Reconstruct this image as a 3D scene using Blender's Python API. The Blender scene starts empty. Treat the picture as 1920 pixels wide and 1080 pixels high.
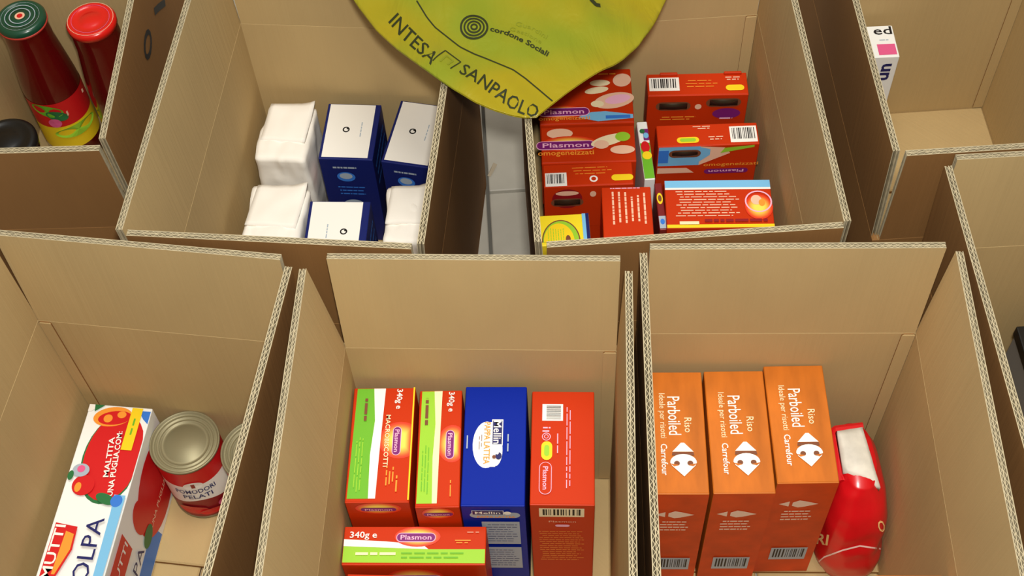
import bpy, bmesh, math, random
from mathutils import Vector, Matrix, noise
random.seed(7)
sc = bpy.context.scene
COL = sc.collection
S = 0.87                                    # survey units -> metres (a tomato can comes out 7.4 cm wide)

# ------------------------------------------------------------------ camera
F_PX, PITCH, ROLL, CAM_H = 2551.49, 0.9808, -0.06524, 1.608 * S
FW = Vector((0, math.cos(PITCH), -math.sin(PITCH)))
UP0 = Vector((0, math.sin(PITCH), math.cos(PITCH)))
R0 = Vector((1, 0, 0))
RT = R0 * math.cos(ROLL) + UP0 * math.sin(ROLL)
UPV = -R0 * math.sin(ROLL) + UP0 * math.cos(ROLL)
CAM = Vector((0, 0, CAM_H))
cd = bpy.data.cameras.new('camera'); cam = bpy.data.objects.new('camera', cd); COL.objects.link(cam)
cd.sensor_width = 36; cd.lens = F_PX * 36 / 1920; cd.clip_start = .05
m = Matrix((RT, UPV, -FW)).transposed().to_4x4(); m.translation = CAM
cam.matrix_world = m
sc.camera = cam

def un(px, py, z):                          # photo pixel -> point at height z
    d = FW * F_PX + RT * (px - 960) - UPV * (py - 540)
    return CAM + d * ((z - CAM_H) / d.z)
def hit_x(px, py, x):                       # photo pixel -> point on the plane x
    d = FW * F_PX + RT * (px - 960) - UPV * (py - 540)
    return CAM + d * (x / d.x)

# ------------------------------------------------------------------ light
sc.view_settings.view_transform = 'Standard'; sc.view_settings.look = 'None'
sc.view_settings.exposure = 0.43; sc.view_settings.gamma = 1.0
sc.view_settings.use_curve_mapping = False
w = bpy.data.worlds.new('room_air'); sc.world = w; w.use_nodes = True
w.node_tree.nodes['Background'].inputs[0].default_value = (1.0, .985, .93, 1)
w.node_tree.nodes['Background'].inputs[1].default_value = .24
def area(name, loc, aim, size, power, color):
    l = bpy.data.lights.new(name, 'AREA'); l.shape = 'SQUARE'; l.size = size; l.energy = power; l.color = color
    o = bpy.data.objects.new(name, l); COL.objects.link(o); o.location = loc
    o.rotation_euler = (Vector(aim) - Vector(loc)).to_track_quat('-Z', 'Y').to_euler()
    return o
area('ceiling_panel_light', (.08, .80, 2.75), (.05, .85, 0), 1.0, 25, (1, .965, .88))
area('camera_flash_light', (.02, .03, CAM_H + .075), (.05, .85, .2), .05, 12, (1, .985, .93))

# ------------------------------------------------------------------ materials
def lin(c):
    return tuple((v / 255 / 12.92 if v / 255 <= .04045 else ((v / 255 + .055) / 1.055) ** 2.4) for v in c) + (1,)
MATS = {}
def mat(name, rgb, rough=.5, spec=.4, metal=0, var=0, vscale=30, bump=0, bscale=200, stretch=(1, 1, 1), coat=0):
    if name in MATS: return MATS[name]
    mt = bpy.data.materials.new(name); mt.use_nodes = True; nt = mt.node_tree
    b = nt.nodes['Principled BSDF']
    b.inputs['Base Color'].default_value = lin(rgb); b.inputs['Roughness'].default_value = rough
    b.inputs['Specular IOR Level'].default_value = spec; b.inputs['Metallic'].default_value = metal
    b.inputs['Coat Weight'].default_value = coat; b.inputs['Coat Roughness'].default_value = .2
    if var or bump:
        tc = nt.nodes.new('ShaderNodeTexCoord'); mp = nt.nodes.new('ShaderNodeMapping')
        mp.inputs['Scale'].default_value = stretch
        nt.links.new(tc.outputs['Object'], mp.inputs['Vector'])
    if var:
        n = nt.nodes.new('ShaderNodeTexNoise'); n.inputs['Scale'].default_value = vscale; n.inputs['Detail'].default_value = 4
        nt.links.new(mp.outputs[0], n.inputs['Vector'])
        r = nt.nodes.new('ShaderNodeValToRGB')
        r.color_ramp.elements[0].position = .3; r.color_ramp.elements[1].position = .7
        l = lin(rgb)
        r.color_ramp.elements[0].color = tuple(max(0, x * (1 - var)) for x in l[:3]) + (1,)
        r.color_ramp.elements[1].color = tuple(min(1, x * (1 + var)) for x in l[:3]) + (1,)
        nt.links.new(n.outputs[0], r.inputs[0]); nt.links.new(r.outputs[0], b.inputs['Base Color'])
    if bump:
        n = nt.nodes.new('ShaderNodeTexNoise'); n.inputs['Scale'].default_value = bscale; n.inputs['Detail'].default_value = 3
        nt.links.new(mp.outputs[0], n.inputs['Vector'])
        bp = nt.nodes.new('ShaderNodeBump'); bp.inputs['Strength'].default_value = bump; bp.inputs['Distance'].default_value = .002
        nt.links.new(n.outputs[0], bp.inputs['Height']); nt.links.new(bp.outputs[0], b.inputs['Normal'])
    MATS[name] = mt
    return mt
def glow_mat(name, inner, outer):           # printed radial colour blend, from the ellipse's own UV
    if name in MATS: return MATS[name]
    mt = bpy.data.materials.new(name); mt.use_nodes = True; nt = mt.node_tree; b = nt.nodes['Principled BSDF']
    b.inputs['Roughness'].default_value = .4
    uv = nt.nodes.new('ShaderNodeUVMap'); vm = nt.nodes.new('ShaderNodeVectorMath'); vm.operation = 'LENGTH'
    r = nt.nodes.new('ShaderNodeValToRGB'); r.color_ramp.interpolation = 'EASE'
    r.color_ramp.elements[0].color = lin(inner); r.color_ramp.elements[1].color = lin(outer)
    r.color_ramp.elements[0].position = .25; r.color_ramp.elements[1].position = .98
    nt.links.new(uv.outputs[0], vm.inputs[0]); nt.links.new(vm.outputs['Value'], r.inputs[0])
    nt.links.new(r.outputs[0], b.inputs['Base Color']); MATS[name] = mt
    return mt

KRAFT_IN = mat('kraft_liner_inside', (188, 161, 113), .8, .15, var=.07, vscale=9, bump=.08, bscale=60, stretch=(1, 1, .35))
KRAFT_OUT = mat('kraft_liner_outside', (138, 98, 56), .75, .15, var=.08, vscale=9, bump=.08, bscale=60, stretch=(1, 1, .35))
KRAFT_EDGE = mat('kraft_cut_edge', (174, 160, 130), .9, .1, var=.14, vscale=150)
def add_flutes(mt):                          # the faint upright ribs that the flutes press through the liner
    nt = mt.node_tree; b = nt.nodes['Principled BSDF']; tc = nt.nodes['Texture Coordinate']
    d = nt.nodes.new('ShaderNodeVectorMath'); d.operation = 'DOT_PRODUCT'; d.inputs[1].default_value = (1, 1, 0)
    n = nt.nodes.new('ShaderNodeTexNoise'); n.noise_dimensions = '1D'; n.inputs['Scale'].default_value = 170; n.inputs['Detail'].default_value = 3
    nt.links.new(tc.outputs['Object'], d.inputs[0]); nt.links.new(d.outputs['Value'], n.inputs['W'])
    bp = nt.nodes.new('ShaderNodeBump'); bp.inputs['Strength'].default_value = .16; bp.inputs['Distance'].default_value = .002
    nt.links.new(n.outputs[0], bp.inputs['Height'])
    old = b.inputs['Normal'].links[0].from_socket; nt.links.new(old, bp.inputs['Normal']); nt.links.new(bp.outputs[0], b.inputs['Normal'])
add_flutes(KRAFT_IN); add_flutes(KRAFT_OUT)
WHITE = mat('white_print', (240, 236, 228), .5, .3)
BLACK = mat('black_print', (22, 20, 22), .5, .3)
NAVY = mat('navy_print', (28, 32, 95), .45, .35)
YELLOW = mat('yellow_print', (240, 205, 30), .45, .35)
GREEN = mat('green_print', (105, 175, 40), .45, .35)
DKGREEN = mat('dark_green_print', (40, 110, 60), .45, .35)
LTGREEN = mat('light_green_print', (150, 200, 50), .45, .35)
LTBLUE = mat('light_blue_print', (120, 185, 225), .45, .35)
BLUEP = mat('blue_print', (55, 120, 210), .45, .35)
PURPLE = mat('purple_print', (120, 30, 110), .45, .35)
PINK = mat('pink_print', (240, 180, 205), .45, .35)
HOTPINK = mat('rose_print', (222, 92, 140), .45, .35)
REDP = mat('red_print', (205, 25, 28), .4, .4)
DKRED = mat('dark_red_print', (140, 20, 28), .4, .4)
ORANGEP = mat('orange_print', (240, 150, 50), .45, .35)
CREAM = mat('cream_print', (240, 222, 180), .5, .3)
PEACH = mat('peach_print', (236, 190, 160), .5, .3)
GREYP = mat('grey_print', (165, 178, 190), .5, .3)
BROWNP = mat('brown_print', (120, 70, 45), .5, .3)
GLOW_RED = glow_mat('sunburst_on_red', (255, 225, 90), (224, 52, 20))
GLOW_MEL = glow_mat('pale_medallion', (255, 250, 235), (225, 232, 245))
BOX_RED = mat('red_orange_carton', (190, 50, 8), .45, .16)
BOX_RED2 = mat('scarlet_carton', (192, 50, 10), .45, .16)
BOX_BLUE = mat('royal_blue_carton', (6, 36, 146), .45, .12)
BOX_RICE = mat('orange_rice_carton', (194, 106, 30), .45, .25, var=.22, vscale=26, stretch=(1.6, .45, .8))
BOX_WHITE = mat('white_carton', (238, 238, 234), .45, .35)
BOX_YEL = mat('yellow_carton', (240, 215, 40), .45, .35)
BOX_BLACK = mat('black_plastic', (20, 20, 20), .35, .5)
BOX_GREY = mat('grey_carton', (120, 116, 110), .6, .3)
PAPER = mat('white_wrapping_paper', (240, 234, 224), .7, .2, bump=.25, bscale=35)
NAVY_WRAP = mat('navy_wrapping_paper', (18, 30, 98), .45, .25)
STEEL = mat('tinned_steel', (146, 138, 108), .5, .4, metal=.45)
GLASSY = mat('tomato_behind_glass', (92, 10, 10), .07, .6, coat=.6)
DARKGLASS = mat('dark_glass', (22, 10, 14), .07, .6, coat=.6)

# ------------------------------------------------------------------ mesh helpers
def link(name, verts, faces, material, parent=None, smooth=False, uvs=None, fmats=None):
    me = bpy.data.meshes.new(name); me.from_pydata([tuple(v) for v in verts], [], faces)
    ms = material if isinstance(material, (list, tuple)) else [material]
    for x in ms: me.materials.append(x)
    if fmats:
        for p, k in zip(me.polygons, fmats): p.material_index = k
    if uvs:
        l = me.uv_layers.new(name='UVMap')
        for lp in me.loops: l.data[lp.index].uv = uvs[lp.vertex_index]
    if smooth:
        for p in me.polygons: p.use_smooth = True
    me.update()
    o = bpy.data.objects.new(name, me); COL.objects.link(o)
    if parent: o.parent = parent
    return o
def tag(o, label, cat, group=None):
    o['label'] = label; o['category'] = cat
    if group: o['group'] = group
    return o
def empty(name, loc, yaw=0):
    o = bpy.data.objects.new(name, None); COL.objects.link(o); o.location = loc; o.rotation_euler.z = yaw
    o.empty_display_size = .05
    return o
def bevel_box(name, x0, x1, y0, y1, z0, z1, b, material, parent=None, seg=2):
    bm = bmesh.new()
    vs = [bm.verts.new((x, y, z)) for x in (x0, x1) for y in (y0, y1) for z in (z0, z1)]
    for q in ((0, 1, 3, 2), (4, 6, 7, 5), (0, 4, 5, 1), (2, 3, 7, 6), (0, 2, 6, 4), (1, 5, 7, 3)):
        bm.faces.new([vs[i] for i in q])
    bmesh.ops.recalc_face_normals(bm, faces=bm.faces)
    if b: bmesh.ops.bevel(bm, geom=list(bm.edges), offset=b, segments=seg, profile=.5, affect='EDGES')
    me = bpy.data.meshes.new(name); bm.to_mesh(me); bm.free(); me.materials.append(material)
    o = bpy.data.objects.new(name, me); COL.objects.link(o)
    if parent: o.parent = parent
    return o
def lathe(name, prof, material, parent=None, n=40, loc=(0, 0, 0), smooth=True, fm=None):
    vs, fs, fms = [], [], []
    for r, z in prof:
        for k in range(n):
            a = 2 * math.pi * k / n; vs.append((loc[0] + r * math.cos(a), loc[1] + r * math.sin(a), loc[2] + z))
    for i in range(len(prof) - 1):
        for k in range(n):
            fs.append((i * n + k, i * n + (k + 1) % n, (i + 1) * n + (k + 1) % n, (i + 1) * n + k)); fms.append(fm[i] if fm else 0)
    fs.append(tuple(range(n))[::-1]); fms.append(fm[0] if fm else 0)
    fs.append(tuple((len(prof) - 1) * n + k for k in range(n))); fms.append(fm[-1] if fm else 0)
    o = link(name, vs, fs, material, parent, smooth, fmats=fms)
    if smooth:
        o.data.polygons[-1].use_smooth = False; o.data.polygons[-2].use_smooth = False
    return o

# lettering: built-in font outlines turned into flat meshes, cached
TXT = {}
def text_mesh(s, bold=0):
    k = (s, bold)
    if k in TXT: return TXT[k]
    c = bpy.data.curves.new('outline', 'FONT'); c.body = s; c.resolution_u = 2; c.offset = bold; c.fill_mode = 'FRONT'
    o = bpy.data.objects.new('outline', c); COL.objects.link(o)
    me = o.to_mesh()
    v = [(p.co.x, p.co.y) for p in me.vertices]; f = [tuple(p.vertices) for p in me.polygons]
    o.to_mesh_clear(); bpy.data.objects.remove(o); bpy.data.curves.remove(c)
    x0 = min(p[0] for p in v); x1 = max(p[0] for p in v); y0 = min(p[1] for p in v); y1 = max(p[1] for p in v)
    v = [((x - x0) / (x1 - x0), (y - y0) / (y1 - y0)) for x, y in v]
    TXT[k] = (v, f, (x1 - x0) / (y1 - y0))
    return TXT[k]

SINGLE = ('picture', 'tomato', 'leaf', 'label_picture', 'badge', 'emblem', 'window_frame', 'info_panel', 'medallion')
class Print:
    """flat print on one face of a thing; u, v are fractions of the face, lengths in fractions too"""
    STEP = .00022
    def __init__(s, root, fmap, w, h, base=0):
        s.root, s.fmap, s.w, s.h, s.base, s.parts, s.n = root, fmap, w, h, base, {}, 0
    def add(s, pts, faces, material, part, uvs=None):     # pts in metres from the face's lower left corner
        s.n += 1; off = s.STEP * (s.base + s.n)
        P = s.parts.setdefault((part, material.name, s.n if part in SINGLE else 0), [[], [], []]); b = len(P[0])
        P[0] += [s.fmap(x, y, off) for x, y in pts]; P[1] += [tuple(b + i for i in f) for f in faces]
        P[2] += uvs if uvs else [(0, 0)] * len(pts)
    def rot(s, pts, c, a):
        ca, sa = math.cos(a), math.sin(a)
        return [(c[0] + ca * (x - c[0]) - sa * (y - c[1]), c[1] + sa * (x - c[0]) + ca * (y - c[1])) for x, y in pts]
    def poly(s, pts, material, part='print'):
        s.add([(u * s.w, v * s.h) for u, v in pts], [tuple(range(len(pts)))], material, part)
    def rect(s, u0, v0, u1, v1, material, part='print'):
        s.poly([(u0, v0), (u1, v0), (u1, v1), (u0, v1)], material, part)
    def ell(s, u, v, ru, rv, material, part='print', a0=0, a1=360, rot=0, n=28, clip=False):
        pts = [(u * s.w + ru * s.w * math.cos(math.radians(a0 + (a1 - a0) * k / n)),
                v * s.h + rv * s.h * math.sin(math.radians(a0 + (a1 - a0) * k / n))) for k in range(n + (a1 - a0 < 360))]
        uv = [(math.cos(math.radians(a0 + (a1 - a0) * k / n)), math.sin(math.radians(a0 + (a1 - a0) * k / n))) for k in range(len(pts))]
        c = (u * s.w, v * s.h); L = len(pts)
        pts = s.rot(pts, c, math.radians(rot)) + [c]
        if clip: pts = [(min(max(x, s.w * .005), s.w * .99), min(max(y, s.h * .004), s.h * .996)) for x, y in pts]
        fs = [(k, (k + 1) % L, L) for k in range(L if a1 - a0 == 360 else L - 1)]
        s.add(pts, fs, material, part, uv + [(0, 0)])
    def ring(s, u, v, r, th, material, part='print', n=28, sq=1):   # r, th in metres
        pts = []
        for k in range(n):
            a = 2 * math.pi * k / n
            for q in (r, r - th): pts.append((u * s.w + q * math.cos(a), v * s.h + q * sq * math.sin(a)))
        s.add(pts, [(2 * k, (2 * k + 2) % (2 * n), (2 * k + 3) % (2 * n), 2 * k + 1) for k in range(n)], material, part)
    def pill(s, u, v, L, h, material, part='logo', rot=0):          # metres
        r = h / 2; pts = []
        for k in range(9): a = -math.pi / 2 + math.pi * k / 8; pts.append((L / 2 - r + r * math.cos(a), r * math.sin(a)))
        for k in range(9): a = math.pi / 2 + math.pi * k / 8; pts.append((-L / 2 + r + r * math.cos(a), r * math.sin(a)))
        c = (u * s.w, v * s.h)
        s.add(s.rot([(c[0] + x, c[1] + y) for x, y in pts], c, math.radians(rot)), [tuple(range(18))], material, part)
    def text(s, t, u, v, L, h, material, part='lettering', rot=0, bold=.012):   # centre u,v ; L x h metres
        V, Fc, asp = text_mesh(t, bold)
        if L is None: L = h * asp
        c = (u * s.w, v * s.h)
        s.add(s.rot([(c[0] + (x - .5) * L, c[1] + (y - .5) * h) for x, y in V], c, math.radians(rot)), Fc, material, part)
    def lines(s, u0, v0, u1, v1, n, material, part='lettering', seed=1, vert=False, th=.4):
        rr = random.Random(seed)
        pts, fs = [], []
        for k in range(n):
            a = v0 + (v1 - v0) * (k + .5) / n if not vert else u0 + (u1 - u0) * (k + .5) / n
            d = (v1 - v0 if not vert else u1 - u0) / n * th / 2
            x = (u0 if not vert else v0) + rr.random() * .06; end = (u1 if not vert else v1) - rr.random() * .22 * abs((u1 - u0) if not vert else (v1 - v0))
            while x < end:                                   # words of unequal length
                L = min(.03 + rr.random() * .10, end - x)
                q = [(x, a - d), (x + L, a - d), (x + L, a + d), (x, a + d)]
                if vert: q = [(y, xx) for xx, y in q]
                b = len(pts); pts += [(p * s.w, r * s.h) for p, r in q]; fs.append((b, b + 1, b + 2, b + 3))
                x += L + .015
        s.add(pts, fs, material, part)
    def barcode(s, u0, v0, u1, v1, seed=2, vert=False, panel=WHITE):
        s.rect(u0, v0, u1, v1, panel, 'barcode')
        rr = random.Random(seed); pts, fs = [], []
        a, b_ = (u0, u1) if not vert else (v0, v1)
        c, d = (v0, v1) if not vert else (u0, u1)
        x = a + (b_ - a) * .08; lo, hi = c + (d - c) * .2, c + (d - c) * .9
        while x < b_ - (b_ - a) * .1:
            L = (b_ - a) * rr.choice((.018, .03, .045))
            q = [(x, lo), (x + L, lo), (x + L, hi), (x, hi)]
            if vert: q = [(y, xx) for xx, y in q]
            b = len(pts); pts += [(p * s.w, r * s.h) for p, r in q]; fs.append((b, b + 1, b + 2, b + 3))
            x += L + (b_ - a) * rr.choice((.02, .035, .05))
        s.add(pts, fs, BLACK, 'barcode')
    def done(s):
        for (part, mn, _), (v, f, uv) in s.parts.items():
            link(part, v, f, bpy.data.materials[mn], s.root, uvs=uv)

def top_face(r, W, D, H, base=0): return Print(r, lambda x, y, o: (x - W / 2, y - D / 2, H + o), W, D, base)
def front_face(r, W, D, H, base=0): return Print(r, lambda x, y, o: (x - W / 2, -D / 2 - o, y), W, H, base)
def right_face(r, W, D, H, base=0): return Print(r, lambda x, y, o: (W / 2 + o, x - D / 2, y), D, H, base)
def left_face(r, W, D, H, base=0): return Print(r, lambda x, y, o: (-W / 2 - o, D / 2 - x, y), D, H, base)

def quad(px, z):                            # photo corners of a level top (back left, back right, front right, front left)
    P = [un(x, y, z) for x, y in px]
    W = ((P[1] - P[0]).length + (P[2] - P[3]).length) / 2
    D = ((P[1] - P[2]).length + (P[0] - P[3]).length) / 2
    c = sum(P, Vector()) / 4
    e = (P[1] - P[0]) + (P[2] - P[3]); f = (P[1] - P[2]) + (P[0] - P[3])
    yaw = (math.atan2(e.y, e.x) + math.atan2(f.y, f.x) - math.pi / 2) / 2
    return W, D, c.x, c.y, yaw
Z0 = .0125
def carton(name, px, ztop, material, label, cat, group=None, z0=Z0, dW=0, dD=0, back=0, dx=0, dy=0, dyaw=0, flap=True):
    """a folding carton standing with its level top at the photo's corners. back: extra depth towards the camera"""
    W, D, cx, cy, yaw = quad(px, ztop); W += dW; D += dD; yaw += dyaw
    c = Vector((cx + dx, cy + dy, 0)); fwd = Vector((-math.sin(yaw), math.cos(yaw), 0))
    c -= fwd * back / 2; D += back
    H = ztop - z0
    r = bevel_box(name, -W / 2, W / 2, -D / 2, D / 2, 0, H, .0009, material)
    r.location = (c.x, c.y, z0); r.rotation_euler.z = yaw
    tag(r, label, cat, group)
    if flap:
        bevel_box('top_flap', -W / 2 + .0006, W / 2 - .0006, -D / 2 + .0012, D / 2 - .0004, H - .0004, H + .0005, .0003, material, r, 1)
        H += .0005
    return r, W, D, H

# ------------------------------------------------------------------ floor: tiles with recessed joints
grout = mat('tile_grout', (120, 116, 108), .9, .1)
TILE = mat('pale_grey_tile', (200, 194, 180), .35, .4, var=.06, vscale=25)
fl = link('floor', [(-2.2, -1, -.012), (2.2, -1, -.012), (2.2, 3.2, -.012), (-2.2, 3.2, -.012)], [(0, 1, 2, 3)], grout)
fl['kind'] = 'structure'
ts = .33; g = .0022
tp = bevel_box('tile', g, ts - g, g, ts - g, -.012, 0, .0012, TILE, fl, 1)
first = True
for i in range(-6, 7):
    for j in range(-6, 6):
        x, y = -.0235 + i * ts, 1.0886 + j * ts
        if x < -2.2 or x + ts > 2.2 or y < -1 or y + ts > 3.2: continue
        o = tp if first else tp.copy()
        if not first: COL.objects.link(o)
        first = False; o.parent = fl; o.location = (x, y, 0)

wb = bevel_box('wall_back', -2.2, 2.2, 3.2, 3.32, -.012, 2.7, 0, mat('plaster_wall', (205, 198, 184), .85, .15, var=.04, vscale=6))
wb['kind'] = 'structure'

# ------------------------------------------------------------------ big cardboard boxes
T = .0066; DD, HH, FL = .45383 * S, .33116 * S, .15138 * S
def slab(name, x0, x1, y0, y1, z0, z1, inner, parent):
    """one wall: inner = axis letter and sign of the face that looks into the box"""
    bm = bmesh.new()
    vs = [bm.verts.new((x, y, z)) for x in (x0, x1) for y in (y0, y1) for z in (z0, z1)]
    for q in ((0, 1, 3, 2), (4, 6, 7, 5), (0, 4, 5, 1), (2, 3, 7, 6), (0, 2, 6, 4), (1, 5, 7, 3)):
        bm.faces.new([vs[i] for i in q])
    bmesh.ops.recalc_face_normals(bm, faces=bm.faces)
    bmesh.ops.bevel(bm, geom=[e for e in bm.edges if all(abs(v.co.z - z1) < 1e-6 for v in e.verts)], offset=.0017, segments=1, affect='EDGES')
    bm.faces.ensure_lookup_table()
    me = bpy.data.meshes.new(name)
    for f in bm.faces:
        d = f.normal[inner[0]] * inner[1]
        f.material_index = 0 if d > .5 else 1
    bm.to_mesh(me); bm.free()
    me.materials.append(KRAFT_IN); me.materials.append(KRAFT_OUT)
    o = bpy.data.objects.new(name, me); COL.objects.link(o); o.parent = parent
    return o
def flap_mesh(width, seed):
    """double-wall board, x along the hinge, +y inwards, z up; liners and two fluted cores are real"""
    V, Fc, FM = [], [], []
    a = width / 2; lt = .0008; rr = random.Random(seed)
    def bx(y0, y1, m0, m1):
        b = len(V)
        for x in (-a, a):
            for y in (y0, y1):
                for z in (-.0006, FL): V.append((x, y, z))
        for q, k in (((0, 1, 3, 2), 2), ((4, 6, 7, 5), 2), ((0, 4, 5, 1), m0), ((2, 3, 7, 6), m1), ((0, 2, 6, 4), 0), ((1, 5, 7, 3), 2)):
            Fc.append(tuple(b + i for i in q)); FM.append(k)
    h = T / 2
    bx(-h, -h + lt, 1, 2); bx(h - lt, h, 2, 0); bx(-lt / 2 + .0003, lt / 2 + .0003, 2, 2)
    for y0, y1, pitch in ((-h + lt, .0003 - lt / 2, .0066), (.0003 + lt / 2, h - lt, .0054)):
        n = int(width / pitch * 6); mid, amp = (y0 + y1) / 2, (y1 - y0) / 2 - .00028
        ph = rr.random() * 6.28; b = len(V)
        for k in range(n + 1):
            x = -a + width * k / n; y = mid + amp * math.sin(ph + 2 * math.pi * x / pitch)
            for yy in (y - .0003, y + .0003):
                for z in (0.002, FL - .0002): V.append((x, yy, z))
        for k in range(n):
            p, q = b + 4 * k, b + 4 * k + 4
            Fc.extend([(p, q, q + 1, p + 1), (p + 2, p + 3, q + 3, q + 2), (p + 1, q + 1, q + 3, p + 3)]); FM.extend([2, 2, 2])
    return V, Fc, FM
SEED = [0]
def big_box(cx, cy, yaw, dW, tilts, label, tab=1):
    W = (.31 + dW) * S; D = DD; h = T / 2
    r = empty('cardboard_box', (cx * S, cy * S, 0), yaw)
    tag(r, label, 'cardboard box')
    a, d = W / 2, D / 2
    slab('wall', -a - h, -a + h, -d - h, d + h, 0, HH, (0, 1), r)
    slab('wall', a - h, a + h, -d - h, d + h, 0, HH, (0, -1), r)
    slab('wall', -a + h, a - h, d - h, d + h, 0, HH, (1, -1), r)
    slab('wall', -a + h, a - h, -d - h, -d + h, 0, HH, (1, 1), r)
    x0, x1 = (a - h - .013, a - h - .0004) if tab > 0 else (-a + h + .0004, -a + h + .013)
    slab('glue_tab', x0, x1, d - h - .0016, d - h + .0004, .014, HH - .0018, (1, -1), r)
    # bottom: two long flaps meeting in the middle below, two short flaps on top of them
    slab('bottom_flap', -a + h, -.0008, -d + h, d - h, .0002, .0058, (2, 1), r)
    slab('bottom_flap', .0008, a - h, -d + h, d - h, .0002, .0058, (2, 1), r)
    slab('bottom_flap', -a + h, a - h, d - FL, d - h, .006, .012, (2, 1), r)
    slab('bottom_flap', -a + h, a - h, -d + h, -d + FL, .006, .012, (2, 1), r)
    for k, (tilt, wd, pos, rz) in enumerate(((tilts[0], W - .0075, (0, d, HH), math.pi), (tilts[1], D - .0042, (a, 0, HH), math.pi / 2),
                                       (tilts[2], W - .0075, (0, -d, HH), 0), (tilts[3], D - .0042, (-a, 0, HH), -math.pi / 2))):
        SEED[0] += 1
        V, Fc, FM = flap_mesh(wd, SEED[0])
        f = link('flap', V, Fc, [KRAFT_IN, KRAFT_OUT, KRAFT_EDGE], r, fmats=FM)
        f.matrix_local = Matrix.Translation(pos) @ Matrix.Rotation(rz, 4, 'Z') @ Matrix.Rotation(tilt, 4, 'X')
    return r
B1 = big_box(-.42644, .6066, -.18339, .00463, (.055, .0425, 0, 0), 'open cardboard box holding the tomato pulp pack and two tins', -1)
B2 = big_box(-.05908, .55539, -.08963, -.00343, (.0864, .0262, 0, .1228), 'open cardboard box holding the red, green and blue biscuit cartons')
B3 = big_box(.27243, .55062, -.07365, -.00556, (.035, .0520, 0, .0175), 'open cardboard box holding orange rice cartons and a red bag')
B4 = big_box(.6215, .6448, -.01154, 0, (.0548, 0, 0, .0440), 'open cardboard box beside the rice box, nearly empty, with one black lidded carton')
B5 = big_box(-.21564, 1.0590, -.13835, -.00345, (0, .0302, .006, .0335), 'open cardboard box holding white and navy paper packets')
B6 = big_box(.18871, 1.0328, .00141, .00052, (0, .0066, .012, .0275), 'open cardboard box filled with red baby food cartons')
B7 = big_box(.57707, 1.11948, -.00238, .00579, (0, 0, .0103, .0334), 'open cardboard box with a single white and pink carton inside')
B8 = big_box(-.57588, 1.2157, -.04729, 0, (0, -.0232, .0692, 0), 'open cardboard box holding bottles of tomato sauce')

# ------------------------------------------------------------------ rice cartons
def basket_logo(P, u, v, s, part='logo', dots=BROWNP):      # arrow-and-C mark turned to point away, s in metres
    def q(pts, m_): P.add([(u * P.w + x * s * .74, v * P.h + y * s) for x, y in pts], [tuple(range(len(pts)))], m_, part)
    q([(-.40, .22), (.40, .22), (.06, .5), (-.06, .5)], WHITE)
    q([(-.42, .10), (.42, .10), (.40, .20), (-.40, .20)], dots)
    top = [(.5 * math.cos(math.pi * k / 12), -.12 + .26 * math.sin(math.pi * k / 12)) for k in range(13)]
    q(top + [(-.44, -.22), (0, -.55), (.44, -.22)], WHITE)
    for sx in (-1, 1):
        q([(sx * .25 + .11 * math.cos(k * math.pi / 8), -.15 + .075 * math.sin(k * math.pi / 8)) for k in range(16)], dots)
        q([(sx * .50, -.16), (sx * .16, -.205), (sx * .36, -.25)][::sx], BOX_RICE)
def flat_logo(P, u, v, s, m_, part='logo'):
    def q(pts): P.add([(u * P.w + x * s, v * P.h + y * s) for x, y in pts], [tuple(range(len(pts)))], m_, part)
    q([(-.5, 0), (-.24, .15), (-.24, -.15)])
    q([(-.16, .10), (0, .22), (.16, .16), (.5, 0), (.16, -.16), (0, -.2), (-.16, -.1)])
RZ = .228
RICEG = None
SOFTW = mat('soft_white_print', (236, 206, 182), .5, .3)
RICE_FRONT = mat('russet_rice_print', (204, 68, 16), .45, .2, var=.18, vscale=30)
def rice(px, label, **k):
    r, W, D, H = carton('rice_carton', px, RZ, BOX_RICE, label, 'rice carton', 'orange rice cartons', **k)
    P = top_face(r, W, D, H)
    P.text('Parboiled', .46, .63, .042, .0120, WHITE, rot=-90, bold=.004)
    P.text('Ideale per risotti', .24, .63, .049, .0075, CREAM, rot=-90, bold=0)
    P.text('Riso', .70, .55, .016, .007, CREAM, rot=-90, bold=0)
    P.text('Carrefour', .25, .27, .033, .0062, WHITE, rot=-90)
    basket_logo(P, .58, .275, .034)
    P.done()
    P = front_face(r, W, D, H)
    P.rect(.004, .004, .996, .996, RICE_FRONT, 'front_panel')
    flat_logo(P, .45, 1 - .045 / H, .038, SOFTW)
    P.lines(.2, 1 - .083 / H, .75, 1 - .058 / H, 4, SOFTW, seed=3)
    P.barcode(.22, 1 - .180 / H, .86, 1 - .150 / H, 5, panel=GREYP)
    P.done()
    return r
rice([(1215, 699), (1317, 697), (1332, 926), (1215, 928)], 'orange rice carton against the side wall of its box', dW=-.002)
rice([(1321, 697), (1430, 695), (1455, 925), (1336, 926)], 'orange rice carton standing between two others like it')
rice([(1431, 682), (1543, 680), (1572, 906), (1457, 910)], 'orange rice carton next to the red bag, set back from the others', dD=-.004, dy=-.001)
# tall orange carton whose rim just shows
r, W, D, H = carton('orange_carton', [(1655, 1079), (1780, 1077), (1790, 1140), (1662, 1142)], .258, BOX_RICE,
                    'tall orange carton in front of the red bag, only its rim showing', 'carton', dx=-.006)
P = top_face(r, W, D, H); P.text('Riso', .5, .35, .03, .012, WHITE); P.done()

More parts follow.
